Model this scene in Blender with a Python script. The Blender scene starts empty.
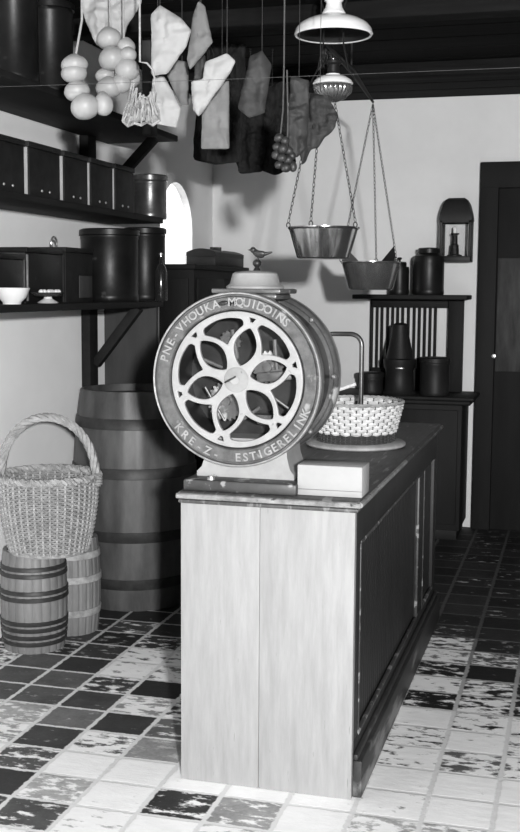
import bpy, bmesh, math, random
from mathutils import Vector, Matrix, noise as mnoise
random.seed(7)
sc = bpy.context.scene
COL = sc.collection
PI = math.pi
# ------------------------------------------------------------------ survey of the room (camera used only to measure where things stand)
CF, CP, CR, CY, CH = 1149.5, .110005, .0064178, .270696, 1.52
def _axes():
    F = Vector((-math.sin(CY)*math.cos(CP), math.cos(CY)*math.cos(CP), -math.sin(CP)))
    R0 = Vector((math.cos(CY), math.sin(CY), 0)); U0 = R0.cross(F)
    return (math.cos(CR)*R0+math.sin(CR)*U0, math.cos(CR)*U0-math.sin(CR)*R0, F)
CRT, CUP, CFW = _axes()
CAM = Vector((0, 0, CH))
def at(u, v, **k):
    r = CFW + CRT*((u-260)/CF) + CUP*((416-v)/CF)
    (a, val), = k.items(); i = 'xyz'.index(a)
    return CAM + r*((val-CAM[i])/r[i])

# ------------------------------------------------------------------ materials (all neutral greys: the photograph is black and white)
def nodes(name):
    m = bpy.data.materials.new(name); m.use_nodes = True
    nt = m.node_tree; b = nt.nodes['Principled BSDF']
    return m, nt, b
def mat(name, v, rough=.6, metal=0., var=.25, scale=8, stretch=(1,1,1), bump=.15, spec=.5, spots=None):
    m, nt, b = nodes(name); N = nt.nodes; L = nt.links
    tc = N.new('ShaderNodeTexCoord'); mp = N.new('ShaderNodeMapping'); mp.inputs['Scale'].default_value = stretch
    L.new(tc.outputs['Object'], mp.inputs[0])
    n = N.new('ShaderNodeTexNoise'); n.inputs['Scale'].default_value = scale; n.inputs['Detail'].default_value = 6
    n.inputs['Roughness'].default_value = .65
    L.new(mp.outputs[0], n.inputs['Vector'])
    r = N.new('ShaderNodeValToRGB'); e = r.color_ramp.elements
    lo, hi = v*(1-var), min(1, v*(1+var))
    e[0].position = .3; e[1].position = .7
    e[0].color = (lo, lo, lo, 1); e[1].color = (hi, hi, hi, 1)
    L.new(n.outputs['Fac'], r.inputs[0]); out = r.outputs[0]
    if spots:
        sv, ssc, th = spots
        n2 = N.new('ShaderNodeTexNoise'); n2.inputs['Scale'].default_value = ssc; n2.inputs['Detail'].default_value = 8
        L.new(mp.outputs[0], n2.inputs['Vector'])
        r2 = N.new('ShaderNodeValToRGB'); r2.color_ramp.elements[0].position = th; r2.color_ramp.elements[1].position = th+.06
        L.new(n2.outputs['Fac'], r2.inputs[0])
        mx = N.new('ShaderNodeMixRGB'); mx.inputs[2].default_value = (sv, sv, sv, 1)
        L.new(r2.outputs[0], mx.inputs[0]); L.new(out, mx.inputs[1]); out = mx.outputs[0]
    L.new(out, b.inputs['Base Color'])
    b.inputs['Roughness'].default_value = rough; b.inputs['Metallic'].default_value = metal
    b.inputs['Specular IOR Level'].default_value = spec
    if bump:
        bp = N.new('ShaderNodeBump'); bp.inputs['Strength'].default_value = bump; bp.inputs['Distance'].default_value = .01
        L.new(n.outputs['Fac'], bp.inputs['Height']); L.new(bp.outputs[0], b.inputs['Normal'])
    return m
def glassmat(name, t=.85, tint=1.):
    m, nt, b = nodes(name); N = nt.nodes; L = nt.links
    N.remove(b); out = N['Material Output']
    tr = N.new('ShaderNodeBsdfTransparent'); tr.inputs[0].default_value = (tint, tint, tint, 1)
    gl = N.new('ShaderNodeBsdfGlossy'); gl.inputs['Roughness'].default_value = .05
    mx = N.new('ShaderNodeMixShader'); mx.inputs[0].default_value = .02
    L.new(tr.outputs[0], mx.inputs[1]); L.new(gl.outputs[0], mx.inputs[2]); L.new(mx.outputs[0], out.inputs[0])
    return m
M = dict(
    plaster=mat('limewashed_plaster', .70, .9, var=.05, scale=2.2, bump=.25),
    plaster_left=mat('brightlit_limewash', .93, .9, var=.04, scale=2.2, bump=.25),  # paler than the back wall: stronger light put into the colour
    ceiling=mat('smoked_timber', .009, .9, var=.4, scale=6, stretch=(.4, 6, 6), spec=.12),
    darkwood=mat('dark_stained_wood', .008, .65, var=.4, scale=9, stretch=(1, 1, .25), spec=.2),
    shelfwood=mat('shelf_wood', .011, .75, var=.4, scale=9, stretch=(1, .3, 1), spec=.2),
    panelwood=mat('grey_board', .05, .8, var=.25, scale=10, stretch=(1, 1, .15), spec=.2),
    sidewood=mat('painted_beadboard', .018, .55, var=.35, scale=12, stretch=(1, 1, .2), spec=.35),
    wornmould=mat('worn_moulding', .04, .45, var=.4, scale=14, spots=(.26, 26, .58), spec=.5),
    topwood=mat('counter_top_wood', .05, .5, var=.5, scale=12, stretch=(4, .6, 1), spec=.5, spots=(.16, 14, .6)),
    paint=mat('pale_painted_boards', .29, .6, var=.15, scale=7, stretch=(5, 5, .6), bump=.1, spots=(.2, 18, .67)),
    stave=mat('barrel_stave_wood', .17, .5, var=.4, scale=9, stretch=(1, 1, .25), spec=.4),
    bigstave=mat('tall_barrel_wood', .065, .45, var=.6, scale=7, stretch=(1, 1, .3), spec=.5),
    hoop=mat('hoop_iron', .03, .5, .0, var=.4, scale=20, spec=.4),
    palehoop=mat('split_wood_hoop', .32, .5, .0, var=.4, scale=30, spec=.4),
    lid=mat('barrel_lid', .05, .6, var=.3, scale=8),
    wicker=mat('buff_wicker', .34, .6, var=.35, scale=30, spec=.35),
    wickerpale=mat('pale_wicker', .72, .55, var=.3, scale=40, spec=.4),
    wickerdark=mat('dark_wicker', .05, .6, var=.3, scale=40),
    castpale=mat('worn_pale_enamel', .32, .38, var=.14, scale=14, spec=.5, spots=(.14, 40, .68)),
    castgrey=mat('worn_grey_enamel', .085, .38, .0, var=.6, scale=22, spec=.6, spots=(.26, 16, .62)),
    castrear=mat('grey_cast_iron', .10, .33, .2, var=.45, scale=16, spec=.6, spots=(.45, 14, .62)),
    castdark=mat('dark_cast_iron', .03, .4, .3, var=.4, scale=12, spec=.5),
    edge=mat('rubbed_bright_edge', .30, .3, .5, var=.3, scale=30),
    letter=mat('rubbed_letter_iron', .28, .35, .2, var=.3, scale=30),
    beadpale=mat('pale_edge_bead', .26, .4, var=.5, scale=25, spots=(.04, 30, .6)),
    wornskirt=mat('scuffed_skirting', .03, .55, var=.5, scale=10, stretch=(1, .25, 1), spec=.35, spots=(.16, 9, .56)),
    steel=mat('bare_steel', .5, .3, .8, var=.3, scale=20),
    brass=mat('polished_brass', .62, .17, .95, var=.25, scale=5, bump=.03),
    dullbrass=mat('dull_brass', .3, .2, .8, var=.3, scale=7, bump=.03),
    chain=mat('chain_iron', .03, .5, .3, var=.3, scale=30),
    tin=mat('japanned_tin', .008, .38, var=.5, scale=9, spec=.25, spots=(.04, 20, .66)),
    boxside=mat('bare_box_wood', .34, .7, var=.3, scale=14, stretch=(1, 1, .3)),
    boxfront=mat('blackened_box_wood', .012, .6, var=.5, scale=18, spec=.25),
    metalbox=mat('dull_tinplate', .12, .3, .7, var=.4, scale=10),
    opal=mat('opal_glass', .88, .12, var=.02, scale=3, bump=0, spec=.6),
    black=mat('black_iron', .012, .5, var=.3, scale=10, spec=.25),
    paper=mat('white_paper', .37, .8, var=.06, scale=9, bump=.12),
    paper_grey=mat('grey_paper', .17, .8, var=.2, scale=9, bump=.2),
    paper_kraft=mat('brown_paper', .042, .75, var=.3, scale=9, bump=.3),
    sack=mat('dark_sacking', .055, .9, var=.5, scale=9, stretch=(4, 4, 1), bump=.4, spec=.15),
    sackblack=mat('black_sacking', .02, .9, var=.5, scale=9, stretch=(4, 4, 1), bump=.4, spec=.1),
    bulb=mat('pale_onion_skin', .34, .45, var=.08, scale=9, stretch=(3, 3, .6), bump=.05),
    cord=mat('white_cord', .3, .8, var=.2, scale=50),
    jute=mat('jute_cord', .07, .8, var=.3, scale=50),
    gourd=mat('dried_fruit', .035, .45, var=.5, scale=30, spec=.5),
    net=mat('bleached_net', .33, .7, var=.35, scale=40),
    china=mat('white_china', .8, .2, var=.03, scale=8, bump=0, spec=.6),
    tallow=mat('candle_wax', .8, .5, var=.05, scale=9),
    glass=glassmat('thin_glass'),
    darkglass=mat('dark_bottle_glass', .02, .12, var=.2, scale=6, bump=0, spec=.7),
    doorwood=mat('brown_black_door', .007, .7, var=.4, scale=8, stretch=(1, 1, .2), spec=.25),
    doorpanel=mat('rubbed_door_panel', .03, .6, var=.6, scale=12, stretch=(2, 2, .4), spec=.3),
)
# ------------------------------------------------------------------ mesh helpers
class MB:
    def __init__(s): s.v = []; s.f = []; s.flat = set()
    def add(s, vs, fs):
        o = len(s.v); s.v += [Vector(p) for p in vs]; s.f += [tuple(i+o for i in f) for f in fs]; return s
    def box(s, lo, hi, bev=.004, rot=None, seg=2):
        lo, hi = Vector(lo), Vector(hi); c = (lo+hi)/2; d = hi-lo
        bm = bmesh.new(); bmesh.ops.create_cube(bm, size=1)
        for v in bm.verts: v.co = Vector((v.co.x*d.x, v.co.y*d.y, v.co.z*d.z))
        if bev: bmesh.ops.bevel(bm, geom=bm.edges[:], offset=min(bev, min(abs(q) for q in d)*.45), segments=seg, affect='EDGES', profile=.5)
        bm.verts.index_update()
        s.add([(rot @ v.co if rot else v.co)+c for v in bm.verts], [[v.index for v in f.verts] for f in bm.faces]); bm.free(); return s
    def bar(s, a, b, w, h, bev=.003, up=(0, 0, 1)):
        a, b = Vector(a), Vector(b); z = (b-a); ln = z.length; z.normalize()
        x = Vector(up).cross(z)
        if x.length < 1e-4: x = Vector((1, 0, 0))
        x.normalize(); y = z.cross(x)
        R = Matrix((x, y, z)).transposed()
        c = (a+b)/2
        return s.box(c-Vector((w/2, h/2, ln/2)), c+Vector((w/2, h/2, ln/2)), bev, R)
    def tube(s, pts, r, n=6, closed=False, cap=True):
        pts = [Vector(p) for p in pts]; m = len(pts); rr = r if isinstance(r, (list, tuple)) else [r]*m
        vs = []; fs = []; px = None
        for i, p in enumerate(pts):
            t = (pts[(i+1) % m]-pts[i-1]) if closed or 0 < i < m-1 else (pts[1]-pts[0] if i == 0 else pts[-1]-pts[-2])
            t = t.normalized() if t.length > 1e-9 else Vector((0, 0, 1))
            if px is None:
                px = t.orthogonal().normalized()
            px = (px - t*px.dot(t)); px = px.normalized() if px.length > 1e-6 else t.orthogonal().normalized()
            py = t.cross(px)
            for k in range(n):
                a = 2*PI*k/n; vs.append(p+(px*math.cos(a)+py*math.sin(a))*rr[i])
        for i in range(m if closed else m-1):
            for k in range(n):
                a, b = i*n+k, i*n+(k+1) % n; c, d = ((i+1) % m)*n+(k+1) % n, ((i+1) % m)*n+k
                fs.append((a, b, c, d))
        if not closed and cap: fs += [tuple(range(n))[::-1], tuple(range((m-1)*n, m*n))]
        return s.add(vs, fs)
    def lathe(s, prof, c, n=40, axis='z', sq=(1, 1), closed=False, rot=None):
        # prof: (radius, height) pairs
        c = Vector(c); vs = []; fs = []; m = len(prof)
        for (r, h) in prof:
            for k in range(n):
                a = 2*PI*k/n; x, y = math.cos(a)*r*sq[0], math.sin(a)*r*sq[1]
                p = Vector((x, y, h)) if axis == 'z' else (Vector((x, h, y)) if axis == 'y' else Vector((h, x, y)))
                if rot: p = rot @ p
                vs.append(c+p)
        for i in range(m if closed else m-1):
            j = (i+1) % m
            for k in range(n):
                fs.append((i*n+k, i*n+(k+1) % n, j*n+(k+1) % n, j*n+k))
        if not closed:
            if prof[0][0] > 1e-5: fs.append(tuple(range(n))[::-1])
            if prof[-1][0] > 1e-5: fs.append(tuple(range((m-1)*n, m*n)))
        return s.add(vs, fs)
    def ball(s, c, r, n=16, m=10, rot=None):
        r = r if isinstance(r, (tuple, list)) else (r, r, r); c = Vector(c); vs = []; fs = []
        for i in range(m+1):
            t = PI*i/m
            for k in range(n):
                a = 2*PI*k/n; p = Vector((math.sin(t)*math.cos(a)*r[0], math.sin(t)*math.sin(a)*r[1], -math.cos(t)*r[2]))
                vs.append(c+(rot @ p if rot else p))
        for i in range(m):
            for k in range(n): fs.append((i*n+k, i*n+(k+1) % n, (i+1)*n+(k+1) % n, (i+1)*n+k))
        return s.add(vs, fs)
    def prism(s, poly, off):
        poly = [Vector(p) for p in poly]; n = len(poly); off = Vector(off)
        vs = poly+[p+off for p in poly]
        fs = [tuple(range(n)), tuple(range(n, 2*n))[::-1]]+[(i, i+n, (i+1) % n+n, (i+1) % n) for i in range(n)]
        return s.add(vs, fs)
    def obj(s, ob):
        me = ob.data; w = ob.matrix_world
        return s.add([w @ v.co for v in me.vertices], [tuple(p.vertices) for p in me.polygons])
    def build(s, name, material, parent=None, smooth=True, angle=40, origin=None):
        root = parent
        while root is not None and root.parent is not None: root = root.parent
        o = Vector(origin) if origin is not None else (root.location.copy() if root is not None else Vector((0, 0, 0)))
        me = bpy.data.meshes.new(name); me.from_pydata([v-o for v in s.v], [], s.f)
        bm = bmesh.new(); bm.from_mesh(me)
        bmesh.ops.remove_doubles(bm, verts=bm.verts[:], dist=1e-6)
        bmesh.ops.dissolve_degenerate(bm, edges=bm.edges[:], dist=1e-7)
        bmesh.ops.recalc_face_normals(bm, faces=bm.faces[:])
        bm.to_mesh(me); bm.free()
        if smooth:
            for p in me.polygons: p.use_smooth = True
            me.set_sharp_from_angle(angle=math.radians(angle))
        if material: me.materials.append(M[material] if isinstance(material, str) else material)
        ob = bpy.data.objects.new(name, me); COL.objects.link(ob)
        if parent is not None: ob.parent = parent
        else: ob.location = o
        return ob
def tag(o, label=None, cat=None, group=None, kind=None):
    if label: o['label'] = label
    if cat: o['category'] = cat
    if group: o['group'] = group
    if kind: o['kind'] = kind
    return o
def thing(name, loc, label, cat, group=None):
    o = bpy.data.objects.new(name, None); COL.objects.link(o); o.location = loc; o.empty_display_size = .05
    return tag(o, label, cat, group)
def structure(o, label, cat): return tag(o, label, cat, kind='structure')
def circ(c, r, n, z=0, ry=None): return [Vector(c)+Vector((math.cos(2*PI*k/n)*r, math.sin(2*PI*k/n)*(ry or r), z)) for k in range(n)]
def part_label(o, t): o['label'] = t; return o

XL, YB, ZC, XR, YF = -2.39, 7.4, 2.72, 1.7, -3.2
# ------------------------------------------------------------------ FLOOR: worn quarry tiles, near glare and far shade painted into their tone and wear
X0, Y0, SX, SY = -1.99671, 4.07896, .200659, .181529
T = {}
def tt(s):
    for w in s.split(';'):
        w = w.strip()
        if not w: continue
        k, tone, wear_glare = w.split(':'); i, j = k.split(','); T[int(i), int(j)] = (float(tone), float(wear_glare))
tt('''-1,0:.11:.12; 0,0:.04:.12; 1,0:.22:.72; 2,0:.2:.6; -1,-1:.1:.1; 0,-1:.12:.15; 1,-1:.05:.4; 2,-1:.025:.05; 3,-1:.05:.5;
0,-2:.10:.22; 1,-2:.065:.1; 2,-2:.3:.55; 3,-2:.05:.45; 0,-3:.4:.4; 1,-3:.17:.2; 2,-3:.045:.12; 3,-3:.15:.35; 0,-4:.35:.5; 1,-4:.06:.2; 2,-4:.12:.58; 3,-4:.3:.3; -1,-2:.09:.2;
1,-5:.09:.4; 2,-5:.7:.95; 3,-5:.7:1; 4,-5:.5:1; 1,-6:.04:.1; 2,-6:.4:.45; 3,-6:.6:.85; 4,-6:.035:.36; 5,-6:.33:.35; 6,-6:.5:1; 7,-6:.4:.5; 8,-6:.4:.5; 1,-7:.07:.3; 2,-7:.09:.32; 3,-7:.4:.7; 4,-7:.6:1; 5,-7:.4:.6; 6,-7:.5:1; 7,-7:.5:.8; 8,-7:.5:.8;
1,1:.04:.65; 2,1:.1:.65; 3,1:.03:.2; 1,2:.03:.4; 2,2:.08:.55; 3,2:.03:.1; 1,3:.025:.1; 2,3:.06:.4; 2,4:.06:.25; 1,4:.03:.1; 3,3:.02:0;
7,5:.03:.3; 8,5:.025:.15; 7,4:.03:.55; 8,4:.02:.25; 7,3:.14:.6; 8,3:.09:.45; 7,2:.015:.4; 8,2:.012:.1; 7,1:.03:.7; 8,1:.015:.5; 7,0:.012:.35; 8,0:.012:.52; 7,-1:.1:.88; 8,-1:.012:.63; 7,-2:.012:.62; 8,-2:.02:.78; 9,-2:.02:.6; 7,-3:.02:.7; 8,-3:.12:.52; 9,-3:.1:.6; 7,-4:.3:.92; 8,-4:.15:.9; 9,-4:.5:.95; 7,-5:.2:.78; 8,-5:.1:.9; 9,-5:.5:.95; 9,-1:.02:.6; 9,0:.02:.4; 9,1:.015:.3; 9,2:.1:.5; 9,3:.02:.3''')
def floor_material():
    m, nt, b = nodes('worn_quarry_tiles'); N = nt.nodes; L = nt.links
    def math_(op, a, bb=None, cl=False):
        n = N.new('ShaderNodeMath'); n.operation = op; n.use_clamp = cl
        for q, x in enumerate((a, bb)):
            if x is None: continue
            if isinstance(x, (int, float)): n.inputs[q].default_value = x
            else: L.new(x, n.inputs[q])
        return n.outputs[0]
    at_ = N.new('ShaderNodeAttribute'); at_.attribute_name = 'tile'
    sep = N.new('ShaderNodeSeparateColor'); L.new(at_.outputs['Color'], sep.inputs[0])
    tone, wear_glare = sep.outputs[0], sep.outputs[1]
    tc = N.new('ShaderNodeTexCoord')
    def noise(sc_, det, st=(1, 1, 1), rough=.6):
        mp = N.new('ShaderNodeMapping'); mp.inputs['Scale'].default_value = st; L.new(tc.outputs['Object'], mp.inputs[0])
        n = N.new('ShaderNodeTexNoise'); n.inputs['Scale'].default_value = sc_; n.inputs['Detail'].default_value = det; n.inputs['Roughness'].default_value = rough
        L.new(mp.outputs[0], n.inputs['Vector']); return n.outputs['Fac']
    uv = N.new('ShaderNodeUVMap'); su = N.new('ShaderNodeSeparateXYZ'); L.new(uv.outputs[0], su.inputs[0])
    jit = math_('MULTIPLY', math_('SUBTRACT', noise(40, 4), .5), .09)
    def edged(o):
        d = math_('SUBTRACT', .5, math_('ABSOLUTE', math_('SUBTRACT', o, .5)))
        return math_('ADD', d, jit)
    d = math_('MINIMUM', edged(su.outputs[0]), edged(su.outputs[1]))
    g = N.new('ShaderNodeMapRange'); g.inputs[1].default_value = .028; g.inputs[2].default_value = .05; g.inputs[3].default_value = 1; g.inputs[4].default_value = 0
    L.new(d, g.inputs[0])
    nz = noise(17, 7, (.8, 1.7, 1), .62)
    wn = math_('ADD', math_('MULTIPLY', math_('SUBTRACT', nz, .5), 2.1), .5)
    dd = math_('SUBTRACT', wear_glare, wn)
    wm = N.new('ShaderNodeMapRange'); wm.inputs[1].default_value = -.09; wm.inputs[2].default_value = .08; L.new(dd, wm.inputs[0])
    fine = noise(70, 5)
    mid = noise(9, 5)
    t2 = math_('MULTIPLY', tone, math_('ADD', math_('MULTIPLY', mid, 1.3), math_('MULTIPLY', fine, .7)))
    lime = math_('ADD', .86, math_('MULTIPLY', mid, .22))
    def mix(f, a, c):
        n = N.new('ShaderNodeMix'); n.data_type = 'FLOAT'; L.new(f, n.inputs[0])
        for q, x in ((2, a), (3, c)):
            if isinstance(x, (int, float)): n.inputs[q].default_value = x
            else: L.new(x, n.inputs[q])
        return n.outputs[0]
    limew = mix(math_('MULTIPLY', math_('GREATER_THAN', wear_glare, .3), 1.), math_('MULTIPLY', lime, .5), lime)
    c1 = mix(wm.outputs[0], t2, limew)
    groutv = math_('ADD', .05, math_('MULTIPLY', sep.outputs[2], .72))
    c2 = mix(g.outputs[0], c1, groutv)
    cc = N.new('ShaderNodeCombineColor')
    for q in range(3): L.new(c2, cc.inputs[q])
    L.new(cc.outputs[0], b.inputs['Base Color'])
    b.inputs['Roughness'].default_value = .62; b.inputs['Specular IOR Level'].default_value = .3
    bp = N.new('ShaderNodeBump'); bp.inputs['Strength'].default_value = .35; bp.inputs['Distance'].default_value = .006
    L.new(math_('SUBTRACT', nz, math_('MULTIPLY', g.outputs[0], .5)), bp.inputs['Height']); L.new(bp.outputs[0], b.inputs['Normal'])
    return m
def make_floor():
    i0, i1, j0, j1 = -2, 19, -40, 19
    xs = [XL-.3]+[X0+i*SX for i in range(-1, 19)]; ys = [Y0+j*SY for j in range(j0, 19)]
    vs = []; fs = []; tl = []
    bm = bmesh.new(); uvl = bm.loops.layers.uv.new('UVMap'); cl = bm.loops.layers.float_color.new('tile')
    for i in range(-3, 19):
        for j in range(j0, 19):
            q = [(X0+(i+a)*SX, min(Y0+(j+c)*SY, YB), 0) for a, c in ((0, 0), (1, 0), (1, 1), (0, 1))]
            f = bm.faces.new([bm.verts.new(p) for p in q])
            if (i, j) in T: tone, wear_glare = T[i, j]
            elif j > 3: tone, wear_glare = random.uniform(.012, .03), random.uniform(0, .25)  # back rows kept dark: shade put into the tile tone
            elif j < -4: tone, wear_glare = random.uniform(.1, .5), random.uniform(.5, 1)  # front rows whitened: glare put into the tile colour
            else: tone, wear_glare = random.uniform(.02, .1), random.uniform(.1, .6)
            gr = 1. if j < 2 else max(.12, 1-.13*(j-1))  # grout dims with distance: shade put into its colour
            if i >= 6: gr = 1. if j < 0 else max(.04, .7-.13*j)  # steeper painted dimming of the grout on the right
            for lp, w in zip(f.loops, ((0, 0), (1, 0), (1, 1), (0, 1))):
                lp[uvl].uv = w; lp[cl] = (tone, wear_glare, gr, 1)
    bmesh.ops.remove_doubles(bm, verts=bm.verts[:], dist=1e-5)
    me = bpy.data.meshes.new('floor'); bm.to_mesh(me); bm.free(); me.materials.append(floor_material())
    o = bpy.data.objects.new('floor', me); COL.objects.link(o); return o
structure(make_floor(), 'floor of worn dark and limewashed square tiles', 'floor')
# ------------------------------------------------------------------ WALLS, CEILING
structure(MB().box((XL-.05, YB, -.1), (XR+.3, YB+.06, ZC+.3), 0).build('wall_back', 'plaster'), 'pale limewashed back wall', 'wall')
structure(MB().box((XL-.3, YF-.2, -.1), (XR+.3, YF, ZC+.3), 0).build('wall_front', 'panelwood'), 'unseen dark wall behind the camera added to keep fill light down', 'wall')  # unseen wall, closes the room to hold fill light down
structure(MB().box((XR, YF, -.1), (XR+.2, YB, ZC+.3), 0).build('wall_right', 'panelwood'), 'unseen right wall with dark boards added to limit bounced light', 'wall')  # unseen wall, its dark boards added to limit bounced light
WY0, WY1, WZ0, WZS = 6.40, 6.98, 1.655, 1.87
def left_wall():
    yc, r = (WY0+WY1)/2, (WY1-WY0)/2
    arc = [(yc+r*math.cos(PI-PI*k/24), WZS+r*math.sin(PI-PI*k/24)) for k in range(25)]
    mb = MB(); x0, x1 = XL, XL-.05
    def quad(pts):
        mb.add([(x0, y, z) for y, z in pts]+[(x1, y, z) for y, z in pts],
               [tuple(range(len(pts))), tuple(range(len(pts), 2*len(pts)))[::-1]])
    quad([(YF, -.1), (WY0, -.1), (WY0, ZC+.3), (YF, ZC+.3)])
    quad([(WY1, -.1), (YB, -.1), (YB, ZC+.3), (WY1, ZC+.3)])
    quad([(WY0, -.1), (WY1, -.1), (WY1, WZ0), (WY0, WZ0)])
    for a, b2 in zip(arc[:-1], arc[1:]): quad([a, b2, (b2[0], ZC+.3), (a[0], ZC+.3)])
    ring = [(WY0, WZ0)]+arc+[(WY1, WZ0)]
    n = len(ring)
    mb.add([(x0, y, z) for y, z in ring]+[(x1, y, z) for y, z in ring], [(i, (i+1) % n, (i+1) % n+n, i+n) for i in range(n)])
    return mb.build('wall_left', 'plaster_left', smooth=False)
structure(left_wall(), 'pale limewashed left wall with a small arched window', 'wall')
yc_, r_ = (WY0+WY1)/2, (WY1-WY0)/2
pane = [(XL-.035, WY0, WZ0)]+[(XL-.035, yc_+r_*math.cos(PI-PI*k/24), WZS+r_*math.sin(PI-PI*k/24)) for k in range(25)]+[(XL-.035, WY1, WZ0)]
structure(MB().prism(pane, (-.004, 0, 0)).build('window_1', 'glass', smooth=False), 'bright arched window pane in left wall', 'window')
cb = MB(); y = YF
while y < YB-.01:
    cb.box((XL-.05, y, ZC), (XR, min(y+.235, YB), ZC+.04), .006, seg=1); y += .24
cb.box((XL-.05, YF, ZC+.04), (XR+.1, YB, ZC+.2), 0)
structure(cb.build('ceiling', 'ceiling', smooth=False), 'black boarded timber ceiling', 'ceiling')
for k, yj in enumerate((2.2, 3.5, 4.95, 6.3)):
    structure(MB().box((XL, yj-.06, ZC-.075), (XR, yj+.06, ZC), .006).build('trim_%d' % (k+1), 'ceiling'), 'dark ceiling joist', 'joist')
# ------------------------------------------------------------------ DOOR in the back wall
da = at(481.5, 163, y=YB); dz = da.z; dx = da.x
def door():
    fr = MB()
    fr.box((dx, YB-.06, 0), (dx+.115, YB, dz), .006)
    fr.box((dx, YB-.062, dz-.16), (dx+1.08, YB, dz), .006)
    fr.box((dx+.965, YB-.06, 0), (dx+1.08, YB, dz-.16), .006)
    o = structure(fr.build('door_1', 'doorwood'), 'dark plank door with heavy frame in back wall', 'door')
    lf = MB().box((dx+.115, YB-.03, 0), (dx+.965, YB, dz-.16), .004).build('door_leaf', 'doorwood', o)
    a = at(498, 258, y=YB-.045); b = at(516, 340, y=YB-.045)
    pn = MB()
    pn.box((a.x, YB-.04, b.z-.2), (a.x+.28, YB-.03, a.z), .004)
    pn.build('door_panel', 'doorpanel', o)
    c = at(494, 356, y=YB-.05)
    MB().lathe([(.001, .02), (.012, .018), (.014, .005), (.008, 0), (.008, -.02)][::-1], (c.x, YB-.06, c.z), 14, 'y', rot=Matrix.Rotation(PI, 3, 'Z')).build('door_knob', 'steel', o)
door()

# ------------------------------------------------------------------ SHELVING on the left wall
XS = -2.08
SZ1 = 1.455; SZ2 = 1.880; SZ3 = 2.29
SY0, SY1 = 3.3, 5.62
def shelving():
    ya = at(85, 350, x=XL).y
    ts = []
    for z, xf, lab in ((SZ1, XS, 'lowest plank shelf on the left wall carrying tins and crockery, with grey end board'), (SZ2, XS, 'middle plank shelf on the left wall carrying the row of boxes'), (SZ3, -2.0, 'highest plank shelf on the left wall carrying tall canisters, with grey post')):
        t = thing('plank_shelf', (XL, 4.5, z), lab, 'shelf', 'plank shelves on the left wall'); ts.append(t)
        MB().box((XL+.002, SY0, z-.03), (xf, SY1, z), .005).build('board', 'shelfwood', t)
    lo_, mi_, hi_ = ts
    for z0, z1, t in ((.95, SZ1-.03, lo_), (SZ2+.002, SZ3-.03, hi_)):
        MB().box((XL+.002, ya-.05, z0), (XL+.05, ya+.05, z1), .004).build('batten', 'shelfwood', t)
    MB().bar((XL+.05, ya+.02, 1.14), (XS-.03, ya+.02, SZ1-.03), .045, .05, up=(0, 1, 0)).build('strut', 'shelfwood', lo_)
    MB().bar((XL+.05, ya+.12, SZ2+.10), (-2.06, ya+.12, SZ3-.03), .045, .045, up=(0, 1, 0)).build('strut', 'shelfwood', hi_)
    part_label(MB().box((XL+.002, 5.56, 0), (-2.1, 5.60, SZ1-.03), .004).build('end_board', 'panelwood', lo_), 'grey end board')
    yp = at(145, 60, x=-2.0).y
    pb = MB().box((-2.0+.001, yp-.045, SZ3-.06), (-1.955, yp+.045, ZC), .005)
    part_label(pb.build('hanging_post', 'panelwood', hi_), 'grey upright post running up to the ceiling')
shelving()
# boxes in a row on the middle shelf
def shelf_box(u0, u1, vtop, z0, name, label, cat, xf=-2.1, dep=.24, body='boxside', front='boxfront', group=None, lid=True):
    a = at(u0, 200 if z0 > 1.7 else 300, x=xf).y; b = at(u1, 200 if z0 > 1.7 else 300, x=xf).y
    zt = at(u0, vtop, x=xf).z
    t = thing(name, ((xf-dep/2), (a+b)/2, z0), label, cat, group)
    MB().box((xf-dep, a, z0), (xf-.008, b, zt-(.022 if lid else 0)), .003).build('body', body, t)
    MB().box((xf-.008, a+.002, z0), (xf, b-.002, zt-(.024 if lid else 0)), .002).build('front_panel', front, t)
    if lid: MB().box((xf-dep, a-.004, zt-.022), (xf+.004, b+.004, zt), .003).build('lid', front, t)
    return t, a, b, zt
G = 'row of boxes on the middle shelf'
order = ['leftmost', 'second from left', 'third from left', 'fourth from left', 'fifth from left']
for k, (u0, u1, vt) in enumerate(((-10, 25, 131), (29.5, 60.5, 141), (64.5, 88, 150.5), (91, 113, 157.5), (115.5, 134, 163.5))):
    u0c = max(u0, -14)
    t, a, b, zt = shelf_box(u0c, u1, vt, SZ2, 'wooden_box', '%s dark fronted wooden box in the row on the middle shelf' % order[k].capitalize(), 'box', group=G)
    for q in (-.035, .035):
        part_label(MB().ball((-2.097, (a+b)/2+q, SZ2+.025), (.004, .006, .006), 8, 6).build('nail', 'steel', t), 'bright nail head')
def canister(name, c, r, h, label, cat, m='tin', lidm=None, group=None, knob=True, shoulder=0, n=32, neck=.5):
    t = thing(name, c, label, cat, group)
    p = [(r*.96, 0), (r, .008), (r, .03), (r*.985, .034), (r*.985, h-.05), (r, h-.046)]
    if shoulder: p += [(r, h-shoulder-.03), (r*.93, h-shoulder), (r*neck*1.05, h-.035), (r*neck, h-.03), (r*neck, h-.02)]
    else: p += [(r, h-.034), (r*.97, h-.03)]
    if shoulder: p = p[:4]+[(r*.985, h-shoulder-.04)]+p[6:]
    MB().lathe(p, c, n).build('body', m, t)
    rl = r*(neck if shoulder else 1.)+.006
    lp = [(rl, h-.03), (rl, h-.006), (rl*.9, h), (.0, h+.004)]
    MB().lathe(lp, c, n).build('lid', lidm or m, t)
    if knob: MB().lathe([(.006, h), (.006, h+.012), (.014, h+.018), (.012, h+.028), (0, h+.03)], c, 16).build('knob', lidm or m, t)
    return t
p = at(149.5, 218, x=-2.2)
ztop = at(149, 175, x=-2.2).z
canister('round_tin', (-2.2, at(150, 218, x=-2.2).y, SZ2), .088, ztop-SZ2, 'round metal tin at the right end of the middle shelf', 'tin', m='metalbox', knob=False)
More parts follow.
